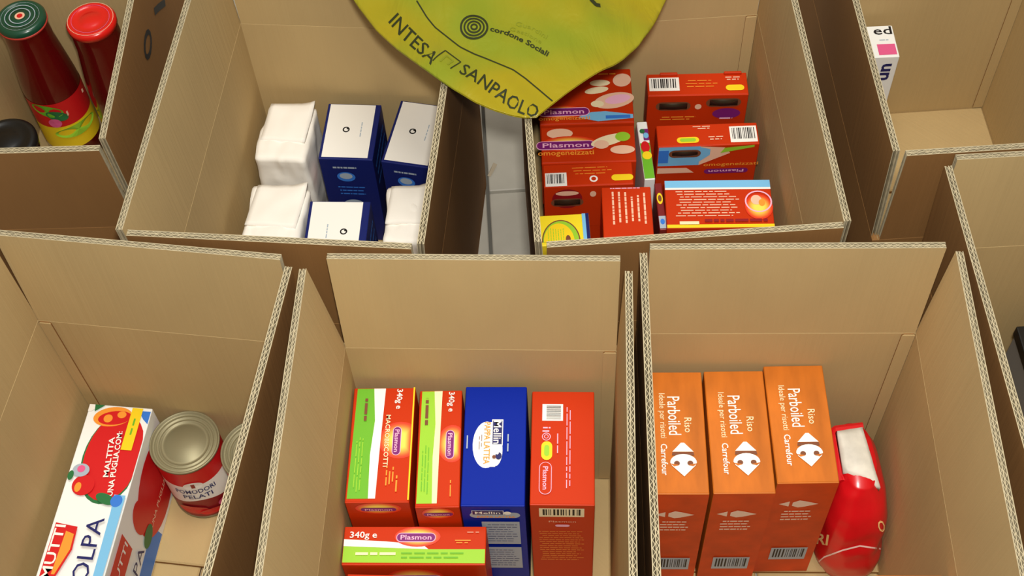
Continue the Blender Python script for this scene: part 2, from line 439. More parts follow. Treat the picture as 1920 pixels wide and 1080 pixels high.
# ------------------------------------------------------------------ red soft bag
def px_ray(px, py): return (FW * F_PX + RT * (px - 960) - UPV * (py - 540)).normalized()
def soft_bag():
    from mathutils.bvhtree import BVHTree
    zb = Z0; r = empty('red_food_bag', (.333, .585, zb))
    tag(r, 'glossy red plastic bag with a pale folded top, leaning in the rice box', 'bag')
    o0 = r.location.copy()
    RED = mat('red_plastic_film', (205, 16, 24), .3, .5, bump=.5, bscale=24, coat=.25)
    PALE = mat('pale_clear_film', (205, 200, 186), .5, .4, var=.14, vscale=60, bump=.3, bscale=40)
    # sections: centre x, y, half width x, half depth y, height
    C = [(.3370, .584, .030, .054, 0), (.3370, .585, .0345, .0590, .012), (.3370, .586, .0352, .0590, .035), (.3370, .588, .0345, .0560, .060),
         (.3375, .592, .0325, .0520, .085), (.338, .597, .0285, .0470, .108), (.338, .602, .0230, .0410, .126), (.338, .6055, .0165, .0370, .137)]
    rows, n = 34, 56; vs, fs = [], []
    for i in range(rows):
        t = i / (rows - 1) * (len(C) - 1); k0 = min(int(t), len(C) - 2); f = t - k0
        cx, cy, ax, ay, z = [C[k0][q] * (1 - f) + C[k0 + 1][q] * f for q in range(5)]
        for k in range(n):
            a = 2 * math.pi * k / n; ex = .62
            x = math.copysign(abs(math.cos(a)) ** ex, math.cos(a)) * ax; y = math.copysign(abs(math.sin(a)) ** ex, math.sin(a)) * ay
            p = Vector((x * 28, y * 28, z * 26))
            w_ = (.0040 * noise.noise(p + Vector((3, 1, 7))) + .0045 * (abs(noise.noise(p * 1.3 + Vector((9, 4, 2)))) - .25)) * min(1, i / 4)
            q = 1 - w_ / max(ax, .02) * .7 if w_ > 0 else 1 - w_ / max(ax, .02) * .25
            vs.append(Vector((cx + x * q, cy + y * q, zb + z)))
    for i in range(rows - 1):
        for k in range(n): fs.append((i * n + k, i * n + (k + 1) % n, (i + 1) * n + (k + 1) % n, (i + 1) * n + k))
    fs.append(tuple(range(n))[::-1]); b = (rows - 1) * n; vs.append(Vector((.337, .6055, zb + .139))); t = len(vs) - 1
    for k in range(n): fs.append((b + k, b + (k + 1) % n, t))
    link('bag_body', [v - o0 for v in vs], fs, RED, r, True)
    tree = BVHTree.FromPolygons(vs, fs)
    def on(px, py, lift=.0006):
        d = px_ray(px, py); h = tree.ray_cast(CAM, d)
        if h[0] is None: return None
        return h[0] + h[1] * lift - o0
    # folded pale top: a slanting pad
    q = [(1570, 808), (1617, 801), (1651, 914), (1582, 884)]; zs = (.160, .160, .148, .150)
    top = [un(x, y, z) - o0 for (x, y), z in zip(q, zs)]
    vs, fs = [], []; m_ = 8
    for lay in (0, 1):
        for j in range(m_ + 1):
            for i in range(m_ + 1):
                u, v = i / m_, j / m_
                p = top[0].lerp(top[1], u).lerp(top[3].lerp(top[2], u), v)
                vs.append(p + Vector((0, 0, -.010 * lay + (.003 * math.sin(math.pi * u) * math.sin(math.pi * v) + .0012 * noise.noise(p * 90)) * (1 - lay))))
    N = (m_ + 1) ** 2
    for j in range(m_):
        for i in range(m_):
            k = j * (m_ + 1) + i; fs.append((k, k + m_ + 1, k + m_ + 2, k + 1)); fs.append((N + k, N + k + 1, N + k + m_ + 2, N + k + m_ + 1))
    rim = [i for i in range(m_ + 1)] + [(m_ + 1) * j + m_ for j in range(1, m_ + 1)] + [m_ * (m_ + 1) + i for i in range(m_ - 1, -1, -1)] + [(m_ + 1) * j for j in range(m_ - 1, 0, -1)]
    for k in range(len(rim)): a_, b_ = rim[k], rim[(k + 1) % len(rim)]; fs.append((a_, b_, N + b_, N + a_))
    link('folded_top', vs, fs, PALE, r, True)
    # red film folded up behind and beside the pale top
    lip = [top[1] + Vector((.002, .004, -.003)), top[0] + Vector((-.001, .004, -.002)), top[0] + Vector((-.0045, .001, -.002)), top[3] + Vector((-.0045, 0, -.003)), top[3] + Vector((-.002, -.007, -.006))]
    vs, fs = [], []
    for k, p in enumerate(lip):
        dx, dy = ((0, .0032), (0, .0032), (-.0024, .0024), (-.0030, 0), (-.0030, 0))[k]
        for sgn, dz in ((-1, 0), (0, .0015), (1, 0), (0, -.016)): vs.append(p + Vector((dx * sgn, dy * sgn, dz)))
    for k in range(len(lip) - 1):
        for i in range(4): fs.append((4 * k + i, 4 * k + (i + 1) % 4, 4 * k + 4 + (i + 1) % 4, 4 * k + 4 + i))
    fs += [(0, 1, 2, 3), (19, 18, 17, 16)]
    link('lip', vs, fs, RED, r, False)
    # pale welded seam and gilt letters, laid on the film
    SEAM = mat('pale_seam', (238, 200, 190), .4); GILT = mat('gilt_print', (240, 200, 130), .4)
    pl = [(1515, 1080), (1530, 1058), (1546, 1044), (1580, 1031), (1612, 1023), (1640, 1027), (1668, 1032)]; v_, f_ = [], []
    for i in range(len(pl) - 1):
        for e in range(8):
            f = e / 8; x, y = pl[i][0] + f * (pl[i + 1][0] - pl[i][0]), pl[i][1] + f * (pl[i + 1][1] - pl[i][1])
            p0, p1 = on(x, y - 1.5, .0005), on(x, y + 1.5, .0005)
            if p0 is None or p1 is None or (p0 - p1).length > .01: continue
            v_ += [p0, p1]
    f_ = [(2 * k, 2 * k + 1, 2 * k + 3, 2 * k + 2) for k in range(len(v_) // 2 - 1) if (v_[2 * k] - v_[2 * k + 2]).length < .012]
    link('seam', v_, f_, SEAM, r)
    for s_, x, y, L, h_, a in (('RI', 1543, 1011, 22, 20, -8), ('O', 1652, 986, 12, 22, 12)):
        V, Fc, _ = text_mesh(s_, .02); ca, sa = math.cos(math.radians(a)), math.sin(math.radians(a)); out_ = []
        for u, v in V:
            dx, dy = (u - .5) * L, -(v - .5) * h_; out_.append(on(x + ca * dx + sa * dy, y - sa * dx + ca * dy))
        Fc = [f for f in Fc if all(out_[i] is not None for i in f)]
        link('lettering', [p or Vector() for p in out_], Fc, GILT, r)
    return r
soft_bag()

# ------------------------------------------------------------------ box with biscuit cartons
def brand_pill(P, u, v, L, h, rot=0):
    P.pill(u, v, L, h, PINK, 'logo', rot); P.pill(u, v, L - h * .14, h * .84, PURPLE, 'logo', rot)
    P.text('Plasmon', u, v, L * .78, h * .52, PINK, 'logo', rot)
ZB = .226
def biscuit_v(px, label, wide, **k):
    r, W, D, H = carton('biscuit_carton', px, ZB, BOX_RED, label, 'biscuit carton', 'green and red biscuit cartons', **k)
    P = top_face(r, W, D, H)
    gw = .36 if wide else .38
    P.ell(.80, .53, .34, .16, GLOW_RED, 'sunburst', clip=True)
    P.poly([(.03, .03), (gw, .03), (gw - .02, .4), (gw + .02, .7), (gw - .03, .99), (.06, .99)], GREEN if wide else LTGREEN)
    P.poly([(gw, .03), (gw + .11, .03), (gw + .13, .5), (gw + .16, .99), (gw - .03, .99), (gw + .02, .7), (gw - .02, .4)], CREAM if not wide else WHITE)
    brand_pill(P, .75, .52, .031, .0085, -90)
    P.text('340g e', .74, .89, .022, .0075, WHITE, rot=-90)
    if wide:
        P.text('MACROBISCOTTI', .595, .52, .056, .0046, CREAM, rot=-90)
        P.lines(.60, .12, .75, .30, 3, ORANGEP, seed=4, vert=True)
        P.lines(.10, .08, .24, .60, 3, LTGREEN, seed=5, vert=True, th=.3)
        P.lines(.18, .68, .27, .95, 1, BROWNP, seed=8, vert=True, th=.5); P.rect(.975, .01, .998, .99, YELLOW)
    else:
        P.lines(.12, .66, .26, .95, 1, BROWNP, seed=9, vert=True, th=.5)
        P.lines(.10, .08, .3, .55, 3, GREEN, seed=6, vert=True, th=.3)
    P.lines(.76, .06, .82, .22, 1, ORANGEP, seed=7, vert=True)
    P.done()
    P = front_face(r, W, D, H)
    P.ell(.5, 1 - .013 / H, .36, .012 / H, GLOW_RED, 'sunburst')
    P.pill(.5, 1 - .015 / H, .034 if wide else .028, .0075, PURPLE); P.text('Plasmon', .5, 1 - .015 / H, .026 if wide else .021, .004, PINK, 'logo')
    P.done()
biscuit_v([(663, 716), (778, 713), (768, 945), (648, 940)], 'wide red and green biscuit carton touching the side wall of the box', True, dD=-.008, dy=-.004)
biscuit_v([(790, 730), (868, 730), (860, 952), (775, 957)], 'narrow red and green biscuit carton beside the royal blue carton', False, dD=-.003)
def biscuit_h(px, z, label, **k):
    r, W, D, H = carton('biscuit_carton', px, z, BOX_RED, label, 'biscuit carton', 'green and red biscuit cartons', **k)
    P = top_face(r, W, D, H)
    P.poly([(.005, .06), (.995, .04), (.995, .40), (.6, .40), (.3, .44), (.005, .48)], LTGREEN)
    P.poly([(.005, .48), (.3, .44), (.6, .40), (.56, .52), (.3, .60), (.005, .66)], WHITE)
    P.ell(.52, .72, .16, .26, GLOW_RED, 'sunburst')
    brand_pill(P, .51, .70, .038, .0095)
    P.text('340g e', .14, .74, .026, .0085, WHITE)
    P.lines(.06, .20, .42, .34, 1, CREAM, seed=10, th=.5)
    P.lines(.40, .12, .92, .34, 2, GREEN, seed=8, th=.3)
    P.lines(.78, .52, .90, .64, 2, ORANGEP, seed=8); P.lines(.84, .80, .96, .84, 1, PEACH, seed=9)
    P.done()
    P = front_face(r, W, D, H)
    P.ell(.5, 1 - .03 / H, .2, .02 / H, GLOW_RED, 'sunburst'); brand_pill(P, .5, 1 - .03 / H, .05, .012); P.done()
    return r, W, D, H
r, W, D, H = biscuit_h([(645, 983), (912, 988), (910, 1065), (642, 1058)], .189, 'red and green biscuit carton lying across the front of two others', dD=-.002)
biscuit_h([(630, 1074), (888, 1079), (884, 1158), (625, 1152)], .180, 'red biscuit carton in the front row, only its rim showing', dD=-.004, dx=.007, dW=-.006, dyaw=-.02)

r, W, D, H = carton('baby_cereal_carton', [(875, 723), (990, 721), (984, 953), (860, 953)], ZB, BOX_BLUE, 'royal blue baby cereal carton with a pale medallion', 'carton', dD=-.004, dW=-.001)
P = top_face(r, W, D, H)
P.ell(.37, .50, .22, .195, GLOW_MEL, 'medallion'); P.rect(.36, .315, .52, .69, WHITE, 'medallion')
P.ell(.52, .45, .11, .13, WHITE, 'medallion')
P.rect(.45, .49, .63, .71, WHITE, 'logo'); P.rect(.465, .50, .615, .70, NAVY, 'logo')
P.text('Mellin', .54, .60, .025, .0075, WHITE, rot=-90)
P.text('PAPPA LATTEA', .38, .51, .045, .006, ORANGEP, rot=-90)
P.lines(.24, .44, .31, .58, 2, BROWNP, seed=3, vert=True, th=.3)
P.ell(.57, .40, .05, .03, NAVY, 'logo'); P.ell(.55, .43, .025, .02, WHITE, 'logo'); P.ell(.50, .39, .03, .015, BROWNP, 'logo')
P.lines(.69, .42, .74, .60, 1, GREYP, seed=3, vert=True); P.lines(.04, .42, .09, .60, 1, GREYP, seed=5, vert=True)
P.done()
P = front_face(r, W, D, H)
P.pill(.52, 1 - .020 / H, .048, .012, GREYP, 'medallion'); P.rect(.16, 1 - .018 / H, .66, 1 - .009 / H, WHITE, 'logo'); P.rect(.17, 1 - .0175 / H, .65, 1 - .0095 / H, NAVY, 'logo')
P.text('Mellin', .41, 1 - .0135 / H, .024, .005, WHITE); P.text('PAPPA LATTEA', .54, 1 - .022 / H, .036, .004, ORANGEP)
P.ell(.72, 1 - .013 / H, .06, .0035 / H, WHITE, 'logo')
P.rect(.30, 1 - .085 / H, .90, 1 - .032 / H, GREYP, 'info_panel'); P.lines(.34, 1 - .080 / H, .86, 1 - .036 / H, 8, NAVY, seed=11, th=.2)
P.rect(.30, 1 - .145 / H, .90, 1 - .092 / H, GREYP, 'info_panel'); P.lines(.34, 1 - .14 / H, .86, 1 - .096 / H, 8, NAVY, seed=12, th=.2)
P.done()
r, W, D, H = carton('red_carton', [(998, 722), (1117, 720), (1113, 948), (990, 947)], ZB, BOX_RED, 'plain red carton with a barcode on top and on the front', 'carton', dD=-.008, dW=-.001, dy=-.004)
P = top_face(r, W, D, H)
P.barcode(.17, .73, .50, .88, 4, vert=True)
P.lines(.17, .62, .32, .68, 2, PINK, seed=1); P.ring(.24, .585, .0042, .0007, PINK); P.ring(.24, .585, .0022, .0006, PINK)
P.pill(.25, .46, .020, .0105, YELLOW, 'badge', 90); P.pill(.25, .46, .012, .005, LTGREEN, 'badge', 90)
P.pill(.235, .22, .034, .012, PINK, 'logo', 90); P.pill(.235, .22, .0328, .0108, BOX_RED, 'logo', 90); P.text('Plasmon', .235, .22, .024, .005, PINK, rot=-90)
P.lines(.40, .42, .44, .64, 1, PINK, seed=3, vert=True); P.lines(.54, .12, .64, .86, 2, PINK, seed=4, vert=True, th=.25)
P.done()
P = front_face(r, W, D, H)
P.barcode(.14, 1 - .026 / H, .84, 1 - .007 / H, 6, panel=CREAM)
P.text('Plasmon', .5, 1 - .036 / H, .026, .0035, PEACH, bold=0); P.pill(.5, 1 - .045 / H, .014, .005, PINK)
P.lines(.12, 1 - .13 / H, .88, 1 - .056 / H, 15, ORANGEP, seed=13, th=.22)
P.done()
P = right_face(r, W, D, H); P.rect(.0, .0, .02, 1, YELLOW, 'edge_band'); P.done()

# ------------------------------------------------------------------ tomato pulp pack and tins
r, W, D, H = carton('tomato_pulp_pack', [(160, 753), (276, 765), (215, 985), (92, 975)], .142, BOX_WHITE,
                    'long white carton of tomato pulp with a big red tomato on top', 'carton', back=.080, dx=.005, dy=-.002, flap=False)
Lp = D                                       # full length of the pack
k1 = Lp - .080                               # visible stretch measured from the back
def vv(f): return 1 - (1 - f) * k1 / Lp      # fraction of the visible stretch -> fraction of the face
P = top_face(r, W, D, H)
P.poly([(.80, vv(.97)), (.99, vv(.97)), (.99, vv(.86)), (.90, vv(.9))], BLUEP)
P.ell(.60, vv(.55), .46, .385 * k1 / Lp, DKGREEN, 'tomato', clip=True); P.ell(.61, vv(.565), .445, .375 * k1 / Lp, REDP, 'tomato', clip=True)
P.ell(.42, vv(.90), .30, .085 * k1 / Lp, ORANGEP, 'tomato', rot=10, clip=True); P.ell(.46, vv(.89), .26, .06 * k1 / Lp, REDP, 'tomato', rot=10, clip=True)
P.ell(.36, vv(.88), .07, .035 * k1 / Lp, ORANGEP, 'tomato'); P.ell(.56, vv(.92), .07, .03 * k1 / Lp, ORANGEP, 'tomato')
P.poly([(.01, vv(.99)), (.20, vv(.99)), (.06, vv(.93)), (.01, vv(.93))], WHITE); P.poly([(.10, vv(.99)), (.26, vv(.99)), (.12, vv(.93))], DKGREEN)
P.rect(.70, vv(.62), .87, vv(.985), YELLOW, 'banner'); P.lines(.75, vv(.66), .82, vv(.96), 1, GREEN, seed=2, vert=True)
P.text('MALTITA', .56, vv(.55), .046, .0058, WHITE, rot=97, bold=.02); P.text('UNA PUGLIA.COM:', .68, vv(.50), .074, .0060, WHITE, rot=97, bold=.02)
P.ell(.30, vv(.30), .17, .085 * k1 / Lp, REDP, 'tomato'); P.ell(.23, vv(.28), .05, .04 * k1 / Lp, ORANGEP, 'tomato')
P.ell(.20, vv(.42), .13, .055 * k1 / Lp, GREYP, 'tomato'); P.ell(.20, vv(.43), .06, .03 * k1 / Lp, HOTPINK, 'tomato')
P.ell(.07, vv(.37), .045, .04 * k1 / Lp, DKGREEN, 'leaf'); P.ell(.70, vv(.20), .16, .04 * k1 / Lp, DKGREEN, 'leaf', rot=-20)
P.poly([(.86, .01), (.995, .01), (.995, vv(.24)), (.82, vv(.24)), (.84, vv(.1))], LTBLUE); P.ell(.88, vv(.19), .09, .05 * k1 / Lp, BLUEP, 'leaf')
P.poly([(.08, vv(-.02)), (.42, vv(-.04)), (.44, vv(-.22)), (.30, vv(-.46)), (.08, vv(-.46))], REDP, 'logo')
P.poly([(.27, vv(-.08)), (.40, vv(-.10)), (.41, vv(-.22)), (.29, vv(-.42)), (.24, vv(-.42))], ORANGEP, 'logo')
P.text('MUTTI', .17, vv(-.25), .058, .0105, WHITE, rot=90)
P.text('POLPA', .67, vv(-.26), .082, .017, NAVY, rot=90, bold=0)
P.done()
P = right_face(r, W, D, H)                    # u runs from the near end to the far end
def uu(f): return vv(f)
P.poly([(.01, .02), (uu(.35), .02), (uu(.30), .30), (.01, .26)], BLUEP)
P.ell(uu(.58), .46, .42 * k1 / Lp, .40, REDP, 'tomato'); P.ell(uu(.24), .62, .12 * k1 / Lp, .20, REDP, 'tomato')
P.text('UNA PUGLIA.COM:', uu(.60), .32, .085, .0075, PEACH); P.ell(uu(.20), .34, .10 * k1 / Lp, .09, DKGREEN, 'leaf')
P.rect(uu(-.46), .62, uu(-.02), .92, REDP, 'logo'); P.text('MUTTI', uu(-.24), .78, .055, .011, WHITE); P.text('POLPA', uu(-.22), .42, .08, .018, NAVY, bold=0)
P.done()

def tin(x, y, label, yaw):
    r = empty('food_tin', (x, y, Z0), yaw); tag(r, label, 'tin', 'tins of peeled tomatoes')
    R = .0372; Ht = .113
    lathe('tin_body', [(R - .003, 0), (R, .0008), (R, .003), (R - .0012, .004), (R - .0014, Ht - .004), (R, Ht - .003), (R, Ht), (R - .0018, Ht), (R - .002, Ht - .0035),
                       (R - .005, Ht - .0038), (R - .0056, Ht - .0028), (R - .0066, Ht - .0028), (R - .0072, Ht - .0042), (R - .0094, Ht - .0042), (R - .0100, Ht - .0030),
                       (R - .0110, Ht - .0030), (R - .0116, Ht - .0045), (R - .015, Ht - .0045), (R - .0155, Ht - .0038), (.001, Ht - .0038)], STEEL, r, 56)
    n = 56; lab = R - .0006
    bands = ((.0045, .040, DKRED), (.040, .079, WHITE), (.079, .1085, REDP))
    vs, fs, fm = [], [], []
    for bi, (z0, z1, _) in enumerate(bands):
        b = len(vs)
        for k in range(n):
            a = 2 * math.pi * k / n
            wob = .005 * math.sin(3 * a) if bi == 0 else 0
            wob0 = .005 * math.sin(3 * a) if bi == 1 else 0
            vs += [(lab * math.cos(a), lab * math.sin(a), z0 + wob0), (lab * math.cos(a), lab * math.sin(a), z1 + wob)]
        for k in range(n): fs.append((b + 2 * k, b + 2 * ((k + 1) % n), b + 2 * ((k + 1) % n) + 1, b + 2 * k + 1)); fm.append(bi)
    l = link('paper_label', vs, fs, [x[2] for x in bands], r, True, fmats=fm)
    def wrap(x, y, o): a = -math.pi / 2 + x / lab; return ((lab + .0002 + o) * math.cos(a), (lab + .0002 + o) * math.sin(a), y)
    P = Print(l, wrap, 1, 1)
    P.text('POMODORI', 0, .067, .044, .009, NAVY); P.text('PELATI', 0, .055, .032, .0085, NAVY)
    P.ell(0, .080, .0105, .0085, WHITE, 'badge'); P.text('1', 0, .081, .004, .0085, DKRED, 'badge')
    P.ell(.028, .026, .012, .008, HOTPINK, 'picture'); P.ell(-.012, .023, .016, .009, REDP, 'picture'); P.ell(.006, .017, .012, .006, REDP, 'picture')
    P.done()
    return r
c = un(338, 824, Z0 + .113); c.y -= .003; c.x += .0045
tin(c.x, c.y, 'tin of peeled tomatoes beside the white tomato pulp pack', .12)
tin(c.x + .0765, c.y - .0155, 'tin of peeled tomatoes half hidden by the box side', .5)

# ------------------------------------------------------------------ paper packets
def packet(px, ztop, label, seed, strip=True, dx=0, dy=0, dD=0, back=0):
    W, D, cx, cy, yaw = quad(px, ztop); D += dD + back; H = ztop - Z0
    r = empty('paper_packet', (cx + dx, cy + dy - back / 2, Z0), yaw); tag(r, label, 'packet', 'white paper packets')
    random.seed(seed)
    bm = bmesh.new(); bmesh.ops.create_cube(bm, size=1)
    for v in bm.verts: v.co = Vector((v.co.x * W, v.co.y * D, (v.co.z + .5) * H))
    bmesh.ops.bevel(bm, geom=list(bm.edges), offset=.006, segments=2, profile=.6, affect='EDGES')
    bmesh.ops.subdivide_edges(bm, edges=[e for e in bm.edges if e.calc_length() > .02], cuts=15, use_grid_fill=True)
    for v in bm.verts:
        p = v.co.copy(); q = p * 26 + Vector((seed * 7.1, 0, 0))
        dent = noise.noise(q) * .0042 + noise.noise(q * 2.7) * .0018 + noise.noise(Vector((p.x * 110 + p.z * 60, p.y * 45, p.z * 30 + seed))) * .0012
        ridge = abs(noise.noise(Vector((p.x * 70, p.y * 22, p.z * 14 + seed)))) * .0040
        s_ = max(0, 1 - abs(p.z / H - .5) * 1.3) * .002
        nrm = Vector((p.x / W, p.y / D, (p.z / H - .5) * .8)); nrm.normalize()
        if p.z > .004: v.co = p + nrm * (dent - ridge + s_)
    me = bpy.data.meshes.new('packet_body'); bm.to_mesh(me); bm.free(); me.materials.append(PAPER)
    for p in me.polygons: p.use_smooth = True
    o = bpy.data.objects.new('packet_body', me); COL.objects.link(o); o.parent = r
    # folded paper end lying on the top: a thin crumpled sheet whose far corner sticks up
    vs, fs = [], []; m_ = 10
    for lay in (0, 1):
        for j in range(m_ + 1):
            for i in range(m_ + 1):
                u, v = i / m_, j / m_
                x = (-.43 + .86 * u + .05 * (v - .5)) * W; y = (-.18 + .66 * v + .05 * u * v) * D
                z = H + .0042 + .0022 * noise.noise(Vector((x * 55 + seed * 3, y * 40, 1))) + .004 * max(0, u - .72) * max(0, v - .6) * 12 - .0016 * (1 - min(1, 5 * min(u, 1 - u, v, 1 - v)))
                vs.append((x, y, z - .0045 * lay))
    N = (m_ + 1) ** 2
    for j in range(m_):
        for i in range(m_):
            k = j * (m_ + 1) + i; fs.append((k, k + 1, k + m_ + 2, k + m_ + 1)); fs.append((N + k, N + k + m_ + 1, N + k + m_ + 2, N + k + 1))
    rim = [i for i in range(m_ + 1)] + [(m_ + 1) * j + m_ for j in range(1, m_ + 1)] + [m_ * (m_ + 1) + i for i in range(m_ - 1, -1, -1)] + [(m_ + 1) * j for j in range(m_ - 1, 0, -1)]
    for k in range(len(rim)): a_, b_ = rim[k], rim[(k + 1) % len(rim)]; fs.append((b_, a_, N + a_, N + b_))
    link('folded_end', vs, fs, PAPER, r, True)
    if strip:
        P = front_face(r, W, D, H, base=14)
        P.rect(.28, .58, .86, .68, NAVY, 'printed_strip'); P.lines(.32, .60, .84, .66, 1, GREYP, 'printed_strip', seed=2, th=.5); P.done()
    return r
ZF = .172
packet([(507, 196), (596, 200), (576, 300), (472, 298)], ZF, 'creased white paper packet with a navy strip on its front', 1, dx=-.001)
packet([(486, 349), (578, 352), (562, 464), (432, 462)], ZF - .004, 'creased white paper packet in front of another packet, against the side of the box', 2, strip=False)
packet([(733, 352), (815, 350), (800, 452), (708, 458)], ZF - .002, 'creased white paper packet with one long fold, in front of a navy packet', 3, strip=False)
def navy_packet(px, label, flip=False, **k):
    r, W, D, H = carton('navy_packet', px, ZF, NAVY_WRAP, label, 'packet', 'navy packets with white tops', flap=False, **k)
    P = top_face(r, W, D, H)
    P.rect(.05, .035, .90 if not flip else .88, .985, WHITE, 'white_top')
    u, v, t = (.42, .53, .70) if not flip else (.62, .42, .35)
    P.ring(u, v, .0042, .0016, BLACK, 'symbol'); P.ell(u + .03, v + .02, .025, .018, BLACK, 'symbol')
    P.lines(t - .03, v - .14, t + .03, v + .14, 1, GREYP, seed=4, vert=True, th=.3)
    P.done()
    P = front_face(r, W, D, H)
    P.lines(.22, .89, .68, .92, 1, GREYP, seed=4, th=.6); P.ell(.45, .80, .17, .055, BLUEP, 'picture'); P.ell(.45, .81, .12, .035, GREYP, 'picture')
    P.lines(.25, .58, .8, .70, 3, BLUEP, seed=9, th=.3); P.ell(.5, .47, .2, .06, GREYP, 'picture')
    P.done()
    P = right_face(r, W, D, H); P.lines(.1, .6, .9, .9, 3, BLUEP, seed=7, th=.3); P.done()
    P = left_face(r, W, D, H); P.ell(.85, .72, .08, .12, REDP, 'picture'); P.done()
navy_packet([(620, 196), (717, 195), (697, 299), (592, 299)], 'navy packet with a white printed top in the middle of the back row')
navy_packet([(582, 376), (692, 379), (686, 478), (566, 475)], 'navy packet with a white top, standing in front of another navy packet', True)
navy_packet([(756, 193), (838, 196), (818, 318), (709, 301)], 'navy packet with a white top, half hidden by the box side', dyaw=-.03)

# ------------------------------------------------------------------ red baby food cartons
ZR = .226
LIDMAT = mat('dark_lid_metal', (95, 85, 70), .2, .5, metal=.9)
def fruit(P, u, v, ru, rv, m_, rot=0): P.ell(u, v, ru, rv, m_, 'picture', rot=rot)
G6 = 'red baby food cartons'
def red_pack(px, z, label, mt=BOX_RED2, **k):
    z0 = k.pop('z0', z - .074)
    res = carton('baby_food_carton', px, z, mt, label, 'carton', G6, z0=z0, **k)
    q, W_, D_ = res[0], res[1] - .002, res[2] - .002      # the carton of the lower layer that carries it
    u = bevel_box('baby_food_carton', -W_ / 2, W_ / 2, -D_ / 2, D_ / 2, 0, z0 - .0004 - Z0, .0009, BOX_RED2)
    u.location = (q.location.x, q.location.y, Z0); u.rotation_euler.z = q.rotation_euler.z
    tag(u, 'red carton in the lower layer, hidden under the baby food cartons on top', 'carton', 'red cartons in the lower layer')
    bevel_box('top_flap', -W_ / 2 + .0006, W_ / 2 - .0006, -D_ / 2 + .0012, D_ / 2 - .0004, z0 - .0014 - Z0, z0 - .0002 - Z0, .0003, BOX_RED2, u, 1)
    return res
def jar_window(r, P, u, v, w_, h_, D):
    """an opening in the front panel with the jar's lid bulging in it"""
    P.pill(u, v, w_, h_, BROWNP, 'window_frame')
    x = u * P.w - P.w / 2; z = v * P.h; n = 14; vs, fs = [], []
    for i in range(5):
        y = -D / 2 - .0006 - .0035 * math.sin(math.pi * i / 4); zz = z + (i / 4 - .5) * h_ * .72
        for k in range(n + 1):
            t = k / n * 2 - 1; vs.append((x + t * w_ * .40, y + .0022 * t * t * math.sin(math.pi * i / 4), zz))
    for i in range(4):
        for k in range(n): fs.append((i * (n + 1) + k, i * (n + 1) + k + 1, (i + 1) * (n + 1) + k + 1, (i + 1) * (n + 1) + k))
    link('jar_lid', vs, fs, LIDMAT, r, True)
# back row, by the far wall
r, W, D, H = red_pack([(1213, 142), (1399, 134), (1404, 177), (1214, 181)], ZR, 'red baby food carton with two jar lids showing in dark windows')
P = top_face(r, W, D, H)
P.barcode(.02, .22, .32, .82, 3); P.pill(.87, .30, .021, .0085, YELLOW, 'badge'); P.lines(.74, .62, .96, .82, 2, PEACH, seed=2); P.lines(.38, .3, .70, .7, 3, ORANGEP, seed=3, th=.2); P.done()
P = front_face(r, W, D, H)
jar_window(r, P, .26, 1 - .018 / H, .040, .0145, D); jar_window(r, P, .76, 1 - .013 / H, .040, .0145, D)
P.ell(.51, 1 - .019 / H, .033, .0045 / H, PEACH, 'badge'); P.lines(.1, 1 - .042 / H, .5, 1 - .034 / H, 2, ORANGEP, seed=5); P.ell(.80, 1 - .031 / H, .14, .009 / H, PURPLE, 'picture'); P.lines(.7, 1 - .042 / H, .9, 1 - .036 / H, 1, PINK, seed=5); P.done()
for u in (.22, .86):                          # torn cardboard lugs on the far rim
    bevel_box('lug', -W / 2 + u * W - .010, -W / 2 + u * W + .010, D / 2 - .004, D / 2 - .001, H - .001, H + .004, .0006, BOX_RED2, r, 1)
r, W, D, H = red_pack([(1231, 238), (1418, 228), (1425, 270), (1233, 276)], ZR - .012, 'red baby food carton with a blue spoon picture and a barcode')
P = top_face(r, W, D, H)
P.barcode(.72, .10, .985, .84, 8); P.pill(.30, .26, .025, .0085, YELLOW, 'badge'); P.pill(.30, .26, .018, .005, LTGREEN, 'badge'); P.lines(.46, .2, .68, .42, 2, PEACH, seed=2); P.lines(.36, .72, .56, .9, 2, PEACH, seed=6); P.done()
P = front_face(r, W, D, H)
P.rect(.01, 1 - .034 / H, .42, 1 - .001 / H, LTBLUE, 'picture'); P.poly([(.42, 1 - .034 / H), (.72, 1 - .014 / H), (.66, 1 - .004 / H), (.42, 1 - .001 / H)], PEACH, 'picture')
P.poly([(.40, 1 - .030 / H), (.52, 1 - .016 / H), (.52, 1 - .006 / H), (.40, 1 - .001 / H)], LTBLUE, 'picture'); P.rect(.01, 1 - .028 / H, .11, 1 - .006 / H, BLUEP, 'picture')
P.poly([(.62, 1 - .013 / H), (.95, 1 - .004 / H), (.95, 1 + .0 / H - .0006 / H), (.66, 1 - .004 / H)], LTGREEN, 'picture')
jar_window(r, P, .27, 1 - .012 / H, .036, .013, D)
P.poly([(.01, 1 - .046 / H), (.38, 1 - .046 / H), (.30, 1 - .037 / H), (.01, 1 - .036 / H)], PEACH, 'picture')
P.text('omogeneizzati', .74, 1 - .033 / H, .062, .007, ORANGEP); P.pill(.70, 1 - .044 / H, .05, .0085, PURPLE); P.text('Plasmon', .70, 1 - .044 / H, .040, .0045, PINK, 'logo', rot=180)
P.done()
r, W, D, H = red_pack([(1246, 340), (1444, 337), (1452, 425), (1250, 431)], ZR, 'red baby food carton with a pale blue edge and rows of small print')
P = top_face(r, W, D, H)
P.rect(.003, .84, .997, .995, LTBLUE, 'edge_band'); P.rect(.003, .80, .997, .84, WHITE, 'edge_band'); P.rect(.003, .003, .997, .07, YELLOW, 'edge_band')
P.lines(.08, .22, .72, .78, 10, PEACH, seed=21, th=.32); P.ell(.87, .42, .13, .26, GLOW_RED, 'sunburst'); P.ring(.87, .53, .0145, .0016, PINK, 'emblem')
